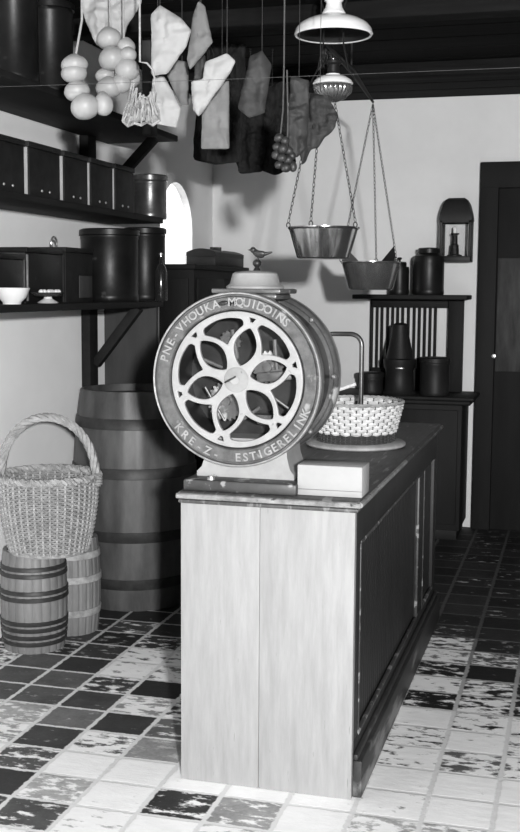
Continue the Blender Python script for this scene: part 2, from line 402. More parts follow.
# tall canisters on the top shelf
for k, (u, lab) in enumerate(((14, 'tall dark canister at left edge of the top shelf'), (50, 'second tall dark canister from left on the top shelf'))):
    c = at(u, 60, x=-2.11)
    canister('canister', (-2.11, c.y, SZ3), .095, .37, lab.capitalize(), 'canister', m='tin', knob=False, group='tall canisters on the top shelf')
# lower shelf goods
t, a, b, zt = shelf_box(-12, 24, 252, SZ1, 'tin_box', 'Dark dented tin box at left end of the lower shelf behind a white bowl', 'box', xf=-2.2, dep=.17, body='tin', front='tin')
t, a, b, zt = shelf_box(27, 63, 247, SZ1, 'lidded_chest', 'Dark chest with a ring on its lid on the lower shelf', 'chest', xf=-2.2, dep=.17, body='metalbox', front='tin')
cc = at(54, 240, x=-2.27); rr = .028
MB().tube([(-2.27, cc.y+math.cos(2*PI*k/20)*rr, zt+rr+.003+math.sin(2*PI*k/20)*rr) for k in range(20)], .005, 6, True).build('ring_handle', 'steel', t)
MB().box((-2.203, a+.0, SZ1+.01), (-2.196, a+.012, zt-.03), .002).build('corner_strip', 'edge', t)
t, a, b, zt = shelf_box(66, 93, 247, SZ1, 'wooden_box', 'Plain dark wooden box on the lower shelf right of the ring lidded chest', 'box', xf=-2.2, dep=.17, body='boxfront', front='boxfront')
MB().box((-2.2, (a+b)/2-.01, SZ1+.02), (-2.194, b-.02, SZ1+.12), .002).build('label_plate', 'panelwood', t)
c = at(110, 300, x=-2.22); canister('canister', (-2.22, c.y, SZ1), .14, at(100, 228, x=-2.22).z-SZ1, 'Large dark canister in the middle of the lower shelf', 'canister', knob=False)
c = at(145, 300, x=-2.25); canister('canister', (-2.25, c.y, SZ1), .11, at(145, 228, x=-2.25).z-SZ1, 'Dark canister at the right end of the lower shelf', 'canister', knob=False)
c = at(161, 300, x=-2.115); zb_ = at(161, 254, x=-2.115).z-SZ1
bt = thing('bottle', (-2.115, c.y, SZ1), 'small dark glass bottle at the right end of the lower shelf', 'bottle')
MB().lathe([(0, 0), (.031, 0), (.033, .006), (.033, zb_*.62), (.026, zb_*.72), (.012, zb_*.8), (.011, zb_*.93), (.014, zb_*.94), (.014, zb_*.97), (0, zb_*.97)], (-2.115, c.y, SZ1), 24).build('body', 'darkglass', bt)
MB().lathe([(0, zb_*.97), (.010, zb_*.97), (.011, zb_*1.02), (0, zb_*1.02)], (-2.115, c.y, SZ1), 14).build('stopper', 'steel', bt)
# crockery in front
def bowl(c, r, h, label):
    t = tag(MB().lathe([(0, .004), (r*.45, .004), (r*.45, 0), (r*.5, .0), (r*.52, .008), (r*.8, h*.45), (r, h), (r*.97, h+.002), (r*.76, h*.5), (r*.45, .016), (0, .012)], c, 32).build('bowl', 'china', origin=c), label, 'bowl')
    return t
c = at(12, 303, x=-2.13); bowl((-2.13, c.y, SZ1), .07, .062, 'white bowl at left end of the lower shelf')
c = at(48, 303, x=-2.135); tr = thing('tray', (-2.135, c.y, SZ1), 'shallow oval tray with pale lumps on a short foot on the lower shelf', 'tray')
MB().lathe([(.04, 0), (.045, .004), (.018, .02), (.016, .03), (0, .03)], (-2.135, c.y, SZ1), 24).build('foot', 'china', tr)
MB().lathe([(0, .03), (.05, .03), (.062, .045), (.058, .046), (.046, .036), (0, .036)], (-2.135, c.y, SZ1), 32, sq=(.85, 1.9)).build('dish', 'dullbrass', tr)
for k in range(9):
    tag(MB().ball((-2.125+random.uniform(-.012, .012), c.y-.085+k*.0213, SZ1+.0475), (.011, .0105, .011), 10, 8).build('pale_nut', 'china', origin=(-2.125, c.y-.085+k*.0213, SZ1+.037)), 'pale round lump heaped on the shallow tray', 'nut', 'pale lumps on the tray')
# ------------------------------------------------------------------ BARRELS
def barrel(c, r, h, hoops, label, m, hm, bulge=.10, n=22, hw=.022, double=True, lidz=.03):
    t = thing('barrel', c, label, 'barrel')
    mb = MB(); rad = lambda z: r*(1-bulge*(2*z/h-1)**2)
    zs = [h*k/14 for k in range(15)]; per = 4; N_ = n*per
    vs = []; fs = []
    for z in zs:
        for k in range(N_):
            a = 2*PI*k/N_; rr = rad(z)-(.0035 if k % per == 0 else 0)
            vs.append(Vector(c)+Vector((math.cos(a)*rr, math.sin(a)*rr, z)))
    for i in range(14):
        for k in range(N_): fs.append((i*N_+k, i*N_+(k+1) % N_, (i+1)*N_+(k+1) % N_, (i+1)*N_+k))
    # rim thickness and inside down to the lid
    o = len(vs); ri = rad(h)-.016
    for z in (h, h-lidz-.01):
        for k in range(N_):
            a = 2*PI*k/N_; vs.append(Vector(c)+Vector((math.cos(a)*ri, math.sin(a)*ri, z)))
    for k in range(N_):
        k2 = (k+1) % N_
        fs.append((14*N_+k, 14*N_+k2, o+k2, o+k)); fs.append((o+k, o+k2, o+N_+k2, o+N_+k))
    fs.append(tuple(range(N_))[::-1])
    mb.add(vs, fs).build('staves', m, t, angle=25)
    MB().lathe([(0, h-lidz-.02), (ri+.002, h-lidz-.02), (ri+.002, h-lidz), (0, h-lidz)], c, 40).build('lid', 'lid', t)
    for z in hoops:
        for dz_ in ((-.014, .014) if double else (0,)):
            zz = z+dz_; w = hw/2 if not double else .009
            MB().lathe([(rad(zz-w)-.002, zz-w), (rad(zz-w)+.0035, zz-w), (rad(zz-w)+.0048, zz-w+.0015), (rad(zz+w)+.0048, zz+w-.0015), (rad(zz+w)+.0035, zz+w), (rad(zz+w)-.002, zz+w)], c, 48, closed=True).build('hoop', hm, t)
    return t
b1 = at(35, 654, z=0); d1 = Vector((b1.x, b1.y, 0)); dirn = Vector((b1.x, b1.y, 0)).normalized()
c1 = d1+dirn*.12; barrel(c1, .141, .425, (.055, .115, .245, .345), 'small pale wooden keg at left edge under the wicker basket', 'stave', 'hoop')
q2 = at(72, 638, z=0); c2 = Vector((q2.x, q2.y, 0))
c2 += Vector((q2.x, q2.y, 0)).normalized()*.14; barrel(c2, .130, .425, (.10, .25, .355), 'small wooden keg behind the first keg under the wicker basket', 'stave', 'palehoop', hw=.03, double=False)
bb = at(127, 610, z=0); c3 = Vector((bb.x, bb.y, 0))+Vector((bb.x, bb.y, 0)).normalized()*.245
c3.x = max(c3.x, XL+.315)
barrel(c3, .30, 1.04, (.13, .36, .66, .89), 'tall dark wooden barrel standing against the left wall', 'bigstave', 'hoop', bulge=.14, n=20, hw=.05, lidz=.035, double=False)

# ------------------------------------------------------------------ WICKER
def weave(c, prof, stakes, rows, rs, rw, weaver, t, sq=(1, 1), stakemat=None, amp=None, z0=0, name='weave'):
    # prof(f) -> radius, height for f in 0..1
    c = Vector(c); ws = MB(); st = MB(); amp = amp or rs*1.1; seg = stakes*3
    for i in range(rows):
        f = (i+.5)/rows; r, z = prof(f); pts = []
        for k in range(seg):
            a = 2*PI*k/seg; o = amp*math.cos(a*stakes/2+(PI if i % 2 else 0))*1.
            pts.append(c+Vector((math.cos(a)*(r+o)*sq[0], math.sin(a)*(r+o)*sq[1], z)))
        ws.tube(pts, rw, 4, True)
    for k in range(stakes):
        a = 2*PI*k/stakes
        st.tube([c+Vector((math.cos(a)*prof(f)[0]*sq[0], math.sin(a)*prof(f)[0]*sq[1], prof(f)[1])) for f in [q/8 for q in range(9)]], rs, 5)
    ws.build(name, weaver, t); st.build('stakes', stakemat or weaver, t)
def braid(mb, pts, r, turns, strands=3, closed=False, n=5):
    pts = [Vector(p) for p in pts]; m = len(pts)
    for s_ in range(strands):
        out = []
        for i, p in enumerate(pts):
            tt_ = (pts[(i+1) % m]-pts[i-1]) if (closed or 0 < i < m-1) else (pts[1]-pts[0] if i == 0 else pts[-1]-pts[-2])
            tt_.normalize(); x = tt_.cross(Vector((.13, .92, .3))).normalized(); y = tt_.cross(x)
            a = 2*PI*(turns*i/(m if closed else m-1)+s_/strands)
            out.append(p+(x*math.cos(a)+y*math.sin(a))*r)
        mb.tube(out, r*.95, n, closed)
    return mb
def big_basket():
    zb = .428
    cy = 4.31; cx = at(49, 520, y=cy).x
    t = thing('wicker_basket', (cx, cy, zb), 'large buff wicker basket with a tall arched handle on top of two kegs', 'basket')
    H = .305; R = .202
    def prof(f): return (R*(.80+.20*math.sin(min(1, f*1.05)*PI/2)), .008+f*H)
    c = (cx, cy, zb)
    weave(c, prof, 40, 34, .0062, .0038, 'wicker', t, amp=.0066)
    MB().lathe([(0, .0), (R*.80, 0), (R*.82, .006), (R*.80, .016), (0, .016)], c, 40).build('bottom', 'wicker', t)
    braid(MB(), circ(Vector(c)+Vector((0, 0, H+.012)), R+.004, 96), .010, 22, 3, True).build('rim', 'wicker', t)
    ang = math.radians(12); hx = Vector((math.cos(ang), math.sin(ang), 0)); pts = []
    for k in range(41):
        a = PI*k/40; pts.append(Vector(c)+hx*(-math.cos(a)*(R-.002))+Vector((0, 0, H-.03+math.sin(a)**.8*.285)))
    hb = braid(MB(), pts, .0105, 5, 4); hb.build('handle', 'wicker', t)
    for e in (0, 1):
        wr = MB()
        for q in range(3):
            p0 = pts[0 if e == 0 else -1]+Vector((0, 0, .012+.011*q))
            wr.tube([p0+Vector((math.cos(2*PI*k/10)*.024, math.sin(2*PI*k/10)*.024, 0)) for k in range(10)], .005, 4, True)
        wr.build('binding', 'wicker', t)
big_basket()

# ------------------------------------------------------------------ COUNTER
KX0, KX1, KY0, KY1, KH = -1.150, -.612, 3.25, 5.25, .875
KT = .912
def counter():
    t = thing('shop_counter', ((KX0+KX1)/2, (KY0+KY1)/2, 0), 'long shop counter with pale painted end and dark panelled side', 'counter')
    wb = MB()   # pale end of two wide boards
    xm = KX0+.250
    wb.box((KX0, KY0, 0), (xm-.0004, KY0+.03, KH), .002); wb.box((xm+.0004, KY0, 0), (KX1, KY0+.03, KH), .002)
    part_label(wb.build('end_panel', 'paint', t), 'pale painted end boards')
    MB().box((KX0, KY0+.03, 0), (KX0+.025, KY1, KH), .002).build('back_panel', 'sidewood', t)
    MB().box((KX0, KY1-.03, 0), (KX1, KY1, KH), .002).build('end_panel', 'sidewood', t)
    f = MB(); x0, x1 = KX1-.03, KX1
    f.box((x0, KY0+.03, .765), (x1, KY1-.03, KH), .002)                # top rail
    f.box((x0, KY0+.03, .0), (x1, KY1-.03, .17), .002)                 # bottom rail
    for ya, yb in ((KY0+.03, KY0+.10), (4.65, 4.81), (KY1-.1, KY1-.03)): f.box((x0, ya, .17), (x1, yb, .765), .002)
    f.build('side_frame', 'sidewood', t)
    p = MB()
    for (ya, yb) in ((KY0+.10, 4.65), (4.81, KY1-.1)):
        n = int((yb-ya)/.038); w = (yb-ya)/n
        for k in range(n): p.box((x0-.004, ya+k*w+.0008, .17), (x1-.013, ya+(k+1)*w-.0008, .765), .006)
    p.build('beadboard_panel', 'sidewood', t)
    mo = MB()
    for (ya, yb) in ((KY0+.10, 4.65), (4.81, KY1-.1)):
        r = .007; x = x1-.004
        for a_, b_ in (((x, ya, .17), (x, yb, .17)), ((x, ya, .765), (x, yb, .765)), ((x, ya, .17), (x, ya, .765)), ((x, yb, .17), (x, yb, .765)))[:4 if ya < 4 else 3:1 if ya < 4 else 2]:
            mo.bar(a_, b_, .014, .014, .005)
    mo.build('panel_moulding', 'wornmould', t)
    pl = MB().box((KX1, KY0+.02, 0), (KX1+.028, KY1, .115), .004)
    pl.box((KX1, KY0+.02, .115), (KX1+.016, KY1, .135), .006)
    pl.build('skirting', 'wornskirt', t)
    tp = MB().box((KX0-.004, KY0-.012, KH), (KX1+.010, KY1+.012, KH+.012), .004)
    tp.box((KX0-.006, KY0-.02, KT-.024), (KX1+.018, KY1+.02, KT), .010, seg=4)
    tp.build('counter_top', 'topwood', t)
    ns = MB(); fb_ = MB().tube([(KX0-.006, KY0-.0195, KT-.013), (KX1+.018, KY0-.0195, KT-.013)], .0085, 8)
    part_label(fb_.build('front_bead', 'beadpale', t), 'pale bead along the front edge')
    for q in (KT-.012,):
        ns.tube([(KX1+.0175, 4.12, q), (KX1+.0175, KY1, q)], .0085, 8)
        part_label(MB().tube([(KX1+.0175, KY0-.018, q), (KX1+.0175, 4.12, q)], .0085, 8).build('side_bead', 'beadpale', t), 'pale bead along the near side edge')  # paler material on the near stretch only
    part_label(ns.build('nosing', 'wornmould', t), 'worn rounded edge of the counter top')
    return t
counter()
# ------------------------------------------------------------------ COFFEE MILL
def curve_mesh(splines, depth, bev):
    cu = bpy.data.curves.new('tmp', 'CURVE'); cu.dimensions = '2D'; cu.fill_mode = 'BOTH'; cu.extrude = depth; cu.bevel_depth = bev; cu.bevel_resolution = 2
    for pts in splines:
        s = cu.splines.new('POLY'); s.points.add(len(pts)-1); s.use_cyclic_u = True
        for q, (x, y) in zip(s.points, pts): q.co = (x, y, 0, 1)
    ob = bpy.data.objects.new('tmp', cu); COL.objects.link(ob)
    dg = bpy.context.evaluated_depsgraph_get(); me = bpy.data.meshes.new_from_object(ob.evaluated_get(dg))
    vs = [v.co.copy() for v in me.vertices]; fs = [tuple(p.vertices) for p in me.polygons]
    bpy.data.objects.remove(ob); bpy.data.curves.remove(cu); bpy.data.meshes.remove(me)
    return vs, fs
def glyph(ch, size):
    cu = bpy.data.curves.new('tmp', 'FONT'); cu.body = ch; cu.size = size; cu.extrude = .0016; cu.align_x = 'CENTER'; cu.resolution_u = 3; cu.offset = .0006
    ob = bpy.data.objects.new('tmp', cu); COL.objects.link(ob)
    dg = bpy.context.evaluated_depsgraph_get(); me = bpy.data.meshes.new_from_object(ob.evaluated_get(dg))
    vs = [v.co.copy() for v in me.vertices]; fs = [tuple(p.vertices) for p in me.polygons]
    bpy.data.objects.remove(ob); bpy.data.curves.remove(cu); bpy.data.meshes.remove(me)
    return vs, fs
def mill():
    Yf = KY0+.035; R = .2615; Yr = Yf+.27
    cm = at(236, 380, y=Yf); cx, cz = cm.x, cm.z
    t = thing('coffee_mill', (cx, Yf+.13, KT), 'large cast iron coffee mill with pierced front wheel and bird finial on the counter', 'coffee mill')
    c = Vector((cx, Yf, cz))
    # front rim (profile radius, y)
    rim = [(.209, .006), (.213, .0), (.247, -.004), (.250, .004), (.254, .004), (.256, -.006), (.2605, -.006), (.2625, .0), (.2625, .036), (.257, .042), (.209, .042)]
    w = MB().lathe(rim, c, 96, 'y', closed=True).build('front_wheel', 'castgrey', t, angle=30)
    part_label(MB().lathe([(.2560, -.0065), (.2605, -.0075), (.2635, -.001), (.2605, .002)], c, 96, 'y', closed=True).build('rim_bead', 'edge', w), 'rubbed bright outer bead')
    # rosette
    Rr = .2025; th0 = math.radians(15)
    def P(r, a): return (r*math.cos(a), r*math.sin(a))
    spl = [[P(Rr, 2*PI*k/120) for k in range(120)]]
    def lens(f): return math.sin(PI*min(1, max(0, f)))
    oedge = lambda r: Rr*.262*max(0, lens((r/Rr-.04)/.85))**.8
    for k in range(6):
        a0 = th0+k*PI/3; ca, sa = math.cos(a0), math.sin(a0)
        up = []; dn = []
        for q in range(25):
            f = q/24; r = Rr*(.205+.60*f); o = Rr*.182*lens(f)**.75
            up.append((r*ca-o*sa, r*sa+o*ca)); dn.append((r*ca+o*sa, r*sa-o*ca))
        spl.append(up+dn[::-1][1:-1])
        # rim slot at the petal tip
        sl = [P(Rr*.955, a0+math.radians(d)) for d in (-4.2, -2, 0, 2, 4.2)]+[P(Rr*.87, a0+math.radians(d)) for d in (1.6, 0, -1.6)]
        spl.append(sl)
        # large opening between petals
        am = a0+PI/6; L_, R_ = [], []
        rs = [Rr*(.25+.665*q/40) for q in range(41)]
        side = []
        for r in rs:
            o = max(oedge(r), Rr*.098 if r > .72*Rr else 0)
            al = math.asin(min(.99, o/r)); half = PI/6-al
            if half > .012: side.append((r, half))
        # round the outer corners
        outc = []
        rm = side[-1][0]
        for (r, hf) in side:
            e = max(0, (r-(rm-.028))/.028); hf2 = hf*(1-.22*(1-math.sqrt(max(0, 1-e*e))))
            outc.append((r, hf2))
        lft = [P(r, am+h) for r, h in outc]; rgt = [P(r, am-h) for r, h in outc]
        hm = outc[-1][1]; top = [P(rm+.004*math.cos(g*PI/2)*1.0, am+hm*g) for g in (.75, .5, .25, 0, -.25, -.5, -.75)]
        spl.append(lft+top+rgt[::-1])
    vs, fs = curve_mesh(spl, .005, .0022)
    rot = Matrix.Rotation(PI/2, 3, 'X')
    mb = MB().add([rot @ v + c + Vector((0, .010, 0)) for v in vs], fs)
    ro = part_label(mb.build('rosette', 'castpale', t, angle=35), 'pale six petalled pierced wheel plate')
    hub = MB().lathe([(0, -.014), (.013, -.014), (.016, -.010), (.03, -.006), (.040, .004), (.040, .03)], c, 32, 'y').build('hub', 'castpale', t)
    MB().bar(c+Vector((-.032, -.012, -.008)), c+Vector((.004, -.014, .012)), .007, .006).build('split_pin', 'castdark', hub)
    # lettering
    rb = .2210; size = .035
    def arc(text, start, step, inward=False):
        for q, ch in enumerate(text):
            if ch == ' ': continue
            lt = MB(); a = math.radians(start+step*q); vs, fs = glyph(ch, size)
            if not inward:
                Rm = Matrix.Rotation(a-PI/2, 3, 'Z'); off = Vector((math.cos(a)*rb, math.sin(a)*rb, 0))
            else:
                Rm = Matrix.Rotation(a+PI/2, 3, 'Z'); off = Vector((math.cos(a)*(rb+.024), math.sin(a)*(rb+.024), 0))
            lt.add([rot @ (Rm @ v + off) + c + Vector((0, -.0035, 0)) for v in vs], fs)
            lt.build('letter', 'letter', w, smooth=False)
    arc('PNE-VHOUKA', 165, -6.6)
    arc('MQUIDOINS', 93, -5.6)
    arc('ESTIGERELINK', -88, 5.9, True)
    arc('KRE-Z-', -140, 7, True)
    sa = math.radians(100)
    sl = MB().ball(c+Vector((math.cos(sa)*.232, -.003, math.sin(sa)*.232)), (.016, .004, .007), 14, 8, Matrix.Rotation(-(sa-PI/2), 3, 'Y'))
    sl.build('slot', 'castdark', t)
    # drum
    dr = MB().lathe([(.207, .043), (.235, .044), (.228, .06), (.222, .10), (.222, .20), (.235, .232), (.235, .236), (.20, .236), (.20, .043)], c, 72, 'y', closed=True)
    dr.build('drum', 'castdark', t, angle=30)
    MB().lathe([(0, .175), (.2, .175), (.2, .185), (0, .185)], c, 60, 'y').build('drum_back', 'castdark', t)
    rr = [(.19, .236), (.19, .29), (.252, .29), (.261, .284), (.2625, .27), (.2625, .244), (.258, .236), (.252, .231), (.247, .236), (.236, .238), (.231, .233), (.226, .236)]
    rw = MB().lathe(rr, c, 96, 'y', closed=True).build('rear_wheel', 'castrear', t, angle=30)
    for q in range(8):
        a = PI*2*q/8+.0
        MB().lathe([(0, -.010), (.005, -.009), (.008, -.004), (.009, .002)], c+Vector((math.cos(a)*.249, .234, math.sin(a)*.249)), 12, 'y').build('bolt', 'edge', rw)
    part_label(MB().lathe([(.2595, .262), (.2645, .268), (.2645, .274), (.2595, .280)], c, 96, 'y', closed=True).build('rim_bead', 'edge', rw), 'rubbed bright rear bead')
    # workings seen through the openings
    MB().lathe([(.014, .03), (.014, .175)], c, 16, 'y').build('axle', 'steel', t)
    for (ax, az, rg, y0, nt_) in ((.075, .035, .05, .09, 18), (-.06, -.075, .062, .1, 22), (-.045, .11, .035, .085, 14)):
        g = MB(); pr = []
        for q in range(nt_*4):
            a = 2*PI*q/(nt_*4); r = rg*(1 if q % 4 in (0, 1) else .87); pr.append(c+Vector((ax+math.cos(a)*r, y0, az+math.sin(a)*r)))
        g.prism(pr, (0, .018, 0)); g.lathe([(.014, -.014), (.014, 0)], c+Vector((ax, y0, az)), 16, 'y')
        g.build('gear', 'castrear', t, angle=30)
    for (p0, p1, r) in (((-.12, .07, -.03), (-.06, .075, -.13), .004), ((.1, .07, .12), (.105, .08, .03), .007), ((-.03, .06, .15), (-.02, .08, .06), .007), ((.09, .07, -.05), (.16, .08, -.1), .004), ((-.14, .07, .06), (-.07, .09, .03), .006), ((-.02, .07, -.14), (.05, .09, -.09), .006)):
        MB().tube([c+Vector(p0), c+Vector(p1)], r, 8).build('lever', 'castgrey', t)
    cup = MB().lathe([(.03, 0), (.04, .03), (.032, .03), (0, .02)], c+Vector((.07, .10, -.14)), 20).build('grounds_cup', 'castgrey', t)
    MB().bar(c+Vector((.04, .095, .002)), c+Vector((.15, .1, .012)), .035, .03, .006).build('grinding_arm', 'castgrey', t)
    # hopper
    zt = cz+.235; yh = Yf+.14
    hc = at(255, 290, y=yh); hx = hc.x
    sb = MB().box((hx-.092, yh-.09, zt+.004), (hx+.092, yh+.09, zt+.022), .006); sb.box((hx-.108, yh-.105, zt+.022), (hx+.108, yh+.105, zt+.037), .005)
    part_label(sb.build('hopper_base', 'castrear', t), 'dark moulded hopper base plate')
    MB().lathe([(.085, .037), (.086, .043), (.074, .052), (.066, .083), (.058, .088), (.02, .092), (0, .092)], (hx, yh, zt), 40, sq=(1.05, 1.0)).build('hopper_lid', 'castpale', t)
    zb = zt+.092
    fi = MB().lathe([(.012, 0), (.009, .006), (.006, .010), (.013, .018), (.014, .024), (.010, .031), (.004, .034)], (hx+.006, yh, zb), 16)
    ry = Matrix.Rotation(math.radians(18), 3, 'Y'); bx, by = hx+.012, zb+.050
    fi.ball((bx, yh, by), (.019, .0125, .0115), 14, 10, ry)
    fi.ball((bx-.019, yh, by+.013), (.0095, .008, .009), 12, 8)
    fi.ball((bx-.011, yh, by+.006), (.010, .009, .010), 12, 8)
    fi.lathe([(.0035, 0), (0, .011)], (bx-.026, yh, by+.013), 8, 'x', rot=Matrix.Rotation(PI, 3, 'Y'))
    fi.tube([(bx+.004, yh, by), (bx+.020, yh, by+.001), (bx+.042, yh, by+.006)], [.010, .006, .0022], 8)
    for s_ in (-1, 1): fi.ball((bx+.004, yh+s_*.010, by+.003), (.018, .004, .008), 12, 8, Matrix.Rotation(math.radians(6), 3, 'Y'))
    fi.tube([(bx-.004, yh, by-.016), (bx-.002, yh, by-.006)], .004, 8)
    part_label(fi.build('bird_finial', 'castdark', t, angle=60), 'small dark bird finial on a ball')
    # pedestal and base plate
    a = at(183.5, 474, y=KY0+.01).x; b = at(296.5, 482, y=KY0+.01).x
    zp = KT+.034
    part_label(MB().box((a, KY0+.005, KT), (b, KY0+.30, zp), .006).build('base_plate', 'wornmould', t), 'dark rubbed wooden base plate')
    pd = MB(); x0, x1 = at(197, 466, y=KY0+.082).x, at(294, 466, y=KY0+.082).x
    prof = [(0, .0), (.0, .014), (.014, .030), (.024, .065), (.030, .12)]
    vs = []; fs = []
    for (i_, z) in prof:
        for (px_, py_) in ((x0+i_, KY0+.082+i_*.4), (x1-i_, KY0+.082+i_*.4), (x1-i_, KY0+.275-i_*.4), (x0+i_, KY0+.275-i_*.4)): vs.append((px_, py_, zp+z))
    for i_ in range(len(prof)-1):
        for k in range(4): fs.append((i_*4+k, i_*4+(k+1) % 4, i_*4+4+(k+1) % 4, i_*4+4+k))
    fs += [(3, 2, 1, 0), tuple(range(len(vs)-4, len(vs)))]
    pd.add(vs, fs); pd.build('pedestal', 'castpale', t, angle=50)
    MB().lathe([(.012, 0), (.012, .006), (.006, .006), (.006, .012), (0, .013)], (a+.085, KY0+.02, zp), 8).build('nut', 'steel', t)
mill()
# ------------------------------------------------------------------ white packet and flat board on the counter
pa = at(297.5, 486, y=KY0+.035).x; pb_ = at(362.5, 485, y=KY0+.035).x
def packet():
    t = thing('paper_packet', ((pa+pb_)/2, KY0+.09, KT), 'white paper packet lying on the counter beside the mill', 'packet')
    MB().box((pa, KY0+.03, KT), (pb_, KY0+.15, KT+.092), .004).build('wrapper', 'paper', t)
    MB().box((pa-.001, KY0+.0285, KT+.018), (pb_+.001, KY0+.03, KT+.020), .0005).build('fold', 'paper_grey', t)
packet()
BX, BY = -.835, 4.42
tag(MB().lathe([(0, 0), (.172, 0), (.18, .006), (.18, .014), (.172, .02), (0, .02)], (BX, BY, KT), 56, sq=(1.08, 1.12)).build('round_board', 'boxside', origin=(BX, BY, KT)), 'round pale board under the oval basket on the counter', 'board')
def oval_basket():
    z0 = KT+.02; c = (BX, BY, z0)
    t = thing('oval_basket', c, 'pale woven oval basket with bent handle on the counter behind the mill', 'basket')
    H = .15
    def prof(f): return (.150+.028*f, .035+f*(H-.035))
    def pd(f): return (.150, .002+f*.036)
    weave(c, prof, 46, 9, .0030, .0068, 'wickerpale', t, sq=(1, 1.08), stakemat='wickerdark', amp=.005)
    weave(c, pd, 46, 7, .0035, .0028, 'wickerdark', t, sq=(1, 1.08), amp=.003, name='shaded_base_band')  # dark wicker holds the shade at the basket foot
    MB().lathe([(0, 0), (.146, 0), (.146, .006), (0, .006)], c, 40, sq=(1, 1.08)).build('bottom', 'wickerdark', t)
    braid(MB(), circ(Vector(c)+Vector((0, 0, H+.004)), .181, 80, 0, .181*1.08), .0042, 16, 3, True).build('rim', 'wicker', t)
    e = at(361, 400, y=BY+.02); tp = at(350, 334, y=BY+.02)
    x1 = e.x; x0 = at(322, 400, y=BY+.02).x; zt = tp.z
    pts = [(x1, BY+.02, z0+.10), (x1, BY+.02, zt-.05)]
    pts += [(x1-.045+.045*math.cos(PI/2*k/6), BY+.02, zt-.045+.045*math.sin(PI/2*k/6)) for k in range(7)]
    pts += [(x0+.045-.045*math.sin(PI/2*k/6), BY+.02, zt-.045+.045*math.cos(PI/2*k/6)) for k in range(7)]
    pts += [(x0, BY+.02, zt-.05), (x0, BY+.02, z0+.10)]
    part_label(MB().tube(pts, .0095, 10).build('handle', 'metalbox', t), 'smooth bent grey handle')
    p = at(338, 390, y=BY-.02); q = at(356, 384, y=BY-.02)
    MB().tube([p, q], .007, 8).build('cross_bar', 'wickerpale', t)
oval_basket()
# ------------------------------------------------------------------ BALANCE SCALE
def ring_links(mb, a, b, ln=.022, r=.0016):
    a, b = Vector(a), Vector(b); d = b-a; L_ = d.length; n = max(2, int(L_/(ln*.8))); d.normalize()
    x = d.orthogonal().normalized(); y = d.cross(x)
    for k in range(n):
        p = a+d*(L_*(k+.5)/n); u = x if k % 2 else y
        mb.tube([p+d*math.cos(2*PI*q/8)*ln*.5+u*math.sin(2*PI*q/8)*ln*.24 for q in range(8)], r, 4, True)
def scale():
    A1 = at(325, 43, y=4.8); A2 = at(373, 102, y=5.8)
    mid = (A1+A2)/2
    t = thing('balance_scale', (mid.x, mid.y, ZC), 'hanging balance scale with two metal pans on chains', 'scale')
    B = MB(); B.tube([A1, A1.lerp(A2, .25)+Vector((0, 0, .012)), mid+Vector((0, 0, .025)), A1.lerp(A2, .75)+Vector((0, 0, .012)), A2], [.006, .010, .016, .010, .006], 10)
    B.build('beam', 'black', t)
    h = MB().tube([mid+Vector((0, 0, .02)), (mid.x, mid.y, ZC-.0)], .006, 8)
    h.build('hanger', 'black', t)
    for (A, u, v, wid, hgt, m, ear) in ((A1, 323.5, 229, .297, .125, 'brass', False), (A2, 371, 263, .303, .135, 'dullbrass', True)):
        c = at(u, v, y=A.y); r = wid/2; c = Vector((c.x, A.y, c.z))
        pr = [(0, -hgt), (r*.70, -hgt), (r*.75, -hgt+.006), (r*.97, -.006), (r, 0), (r*1.03, .003), (r*1.03, .007), (r*.985, .007), (r*.955, -.004), (r*.73, -hgt+.012), (0, -hgt+.006)]
        p = MB().lathe(pr, c, 56).build('pan', m, t)
        for q, ang in enumerate((195, 262, 345) if not ear else (200, 90, 335)):
            a = math.radians(ang); e = c+Vector((math.cos(a)*r*1.0, math.sin(a)*r*1.0, .007))
            ch = MB(); ring_links(ch, A-Vector((0, 0, .01)), e+Vector((0, 0, .02))); ch.build('chain', 'chain', t)
            hk = MB().tube([e+Vector((math.cos(2*PI*k/10)*.008, 0, .008+math.sin(2*PI*k/10)*.010)) for k in range(10)], .0025, 5, True)
            hk.build('hook', 'chain', p)
            if ear and q != 1:
                tx = Vector((-math.sin(a), math.cos(a), 0)); s_ = 1 if q == 0 else -1
                rd = Vector((math.cos(a), math.sin(a), 0))
                b0 = e-rd*.09; er = MB().prism([e+Vector((0, 0, -.012)), b0+Vector((0, 0, -.012)), b0+Vector((0, 0, .0)), e+rd*.0-rd*.0+Vector((0, 0, .075))-rd*.015], (0, .006, 0))
                er.build('ear', 'black', p, smooth=False)
scale()
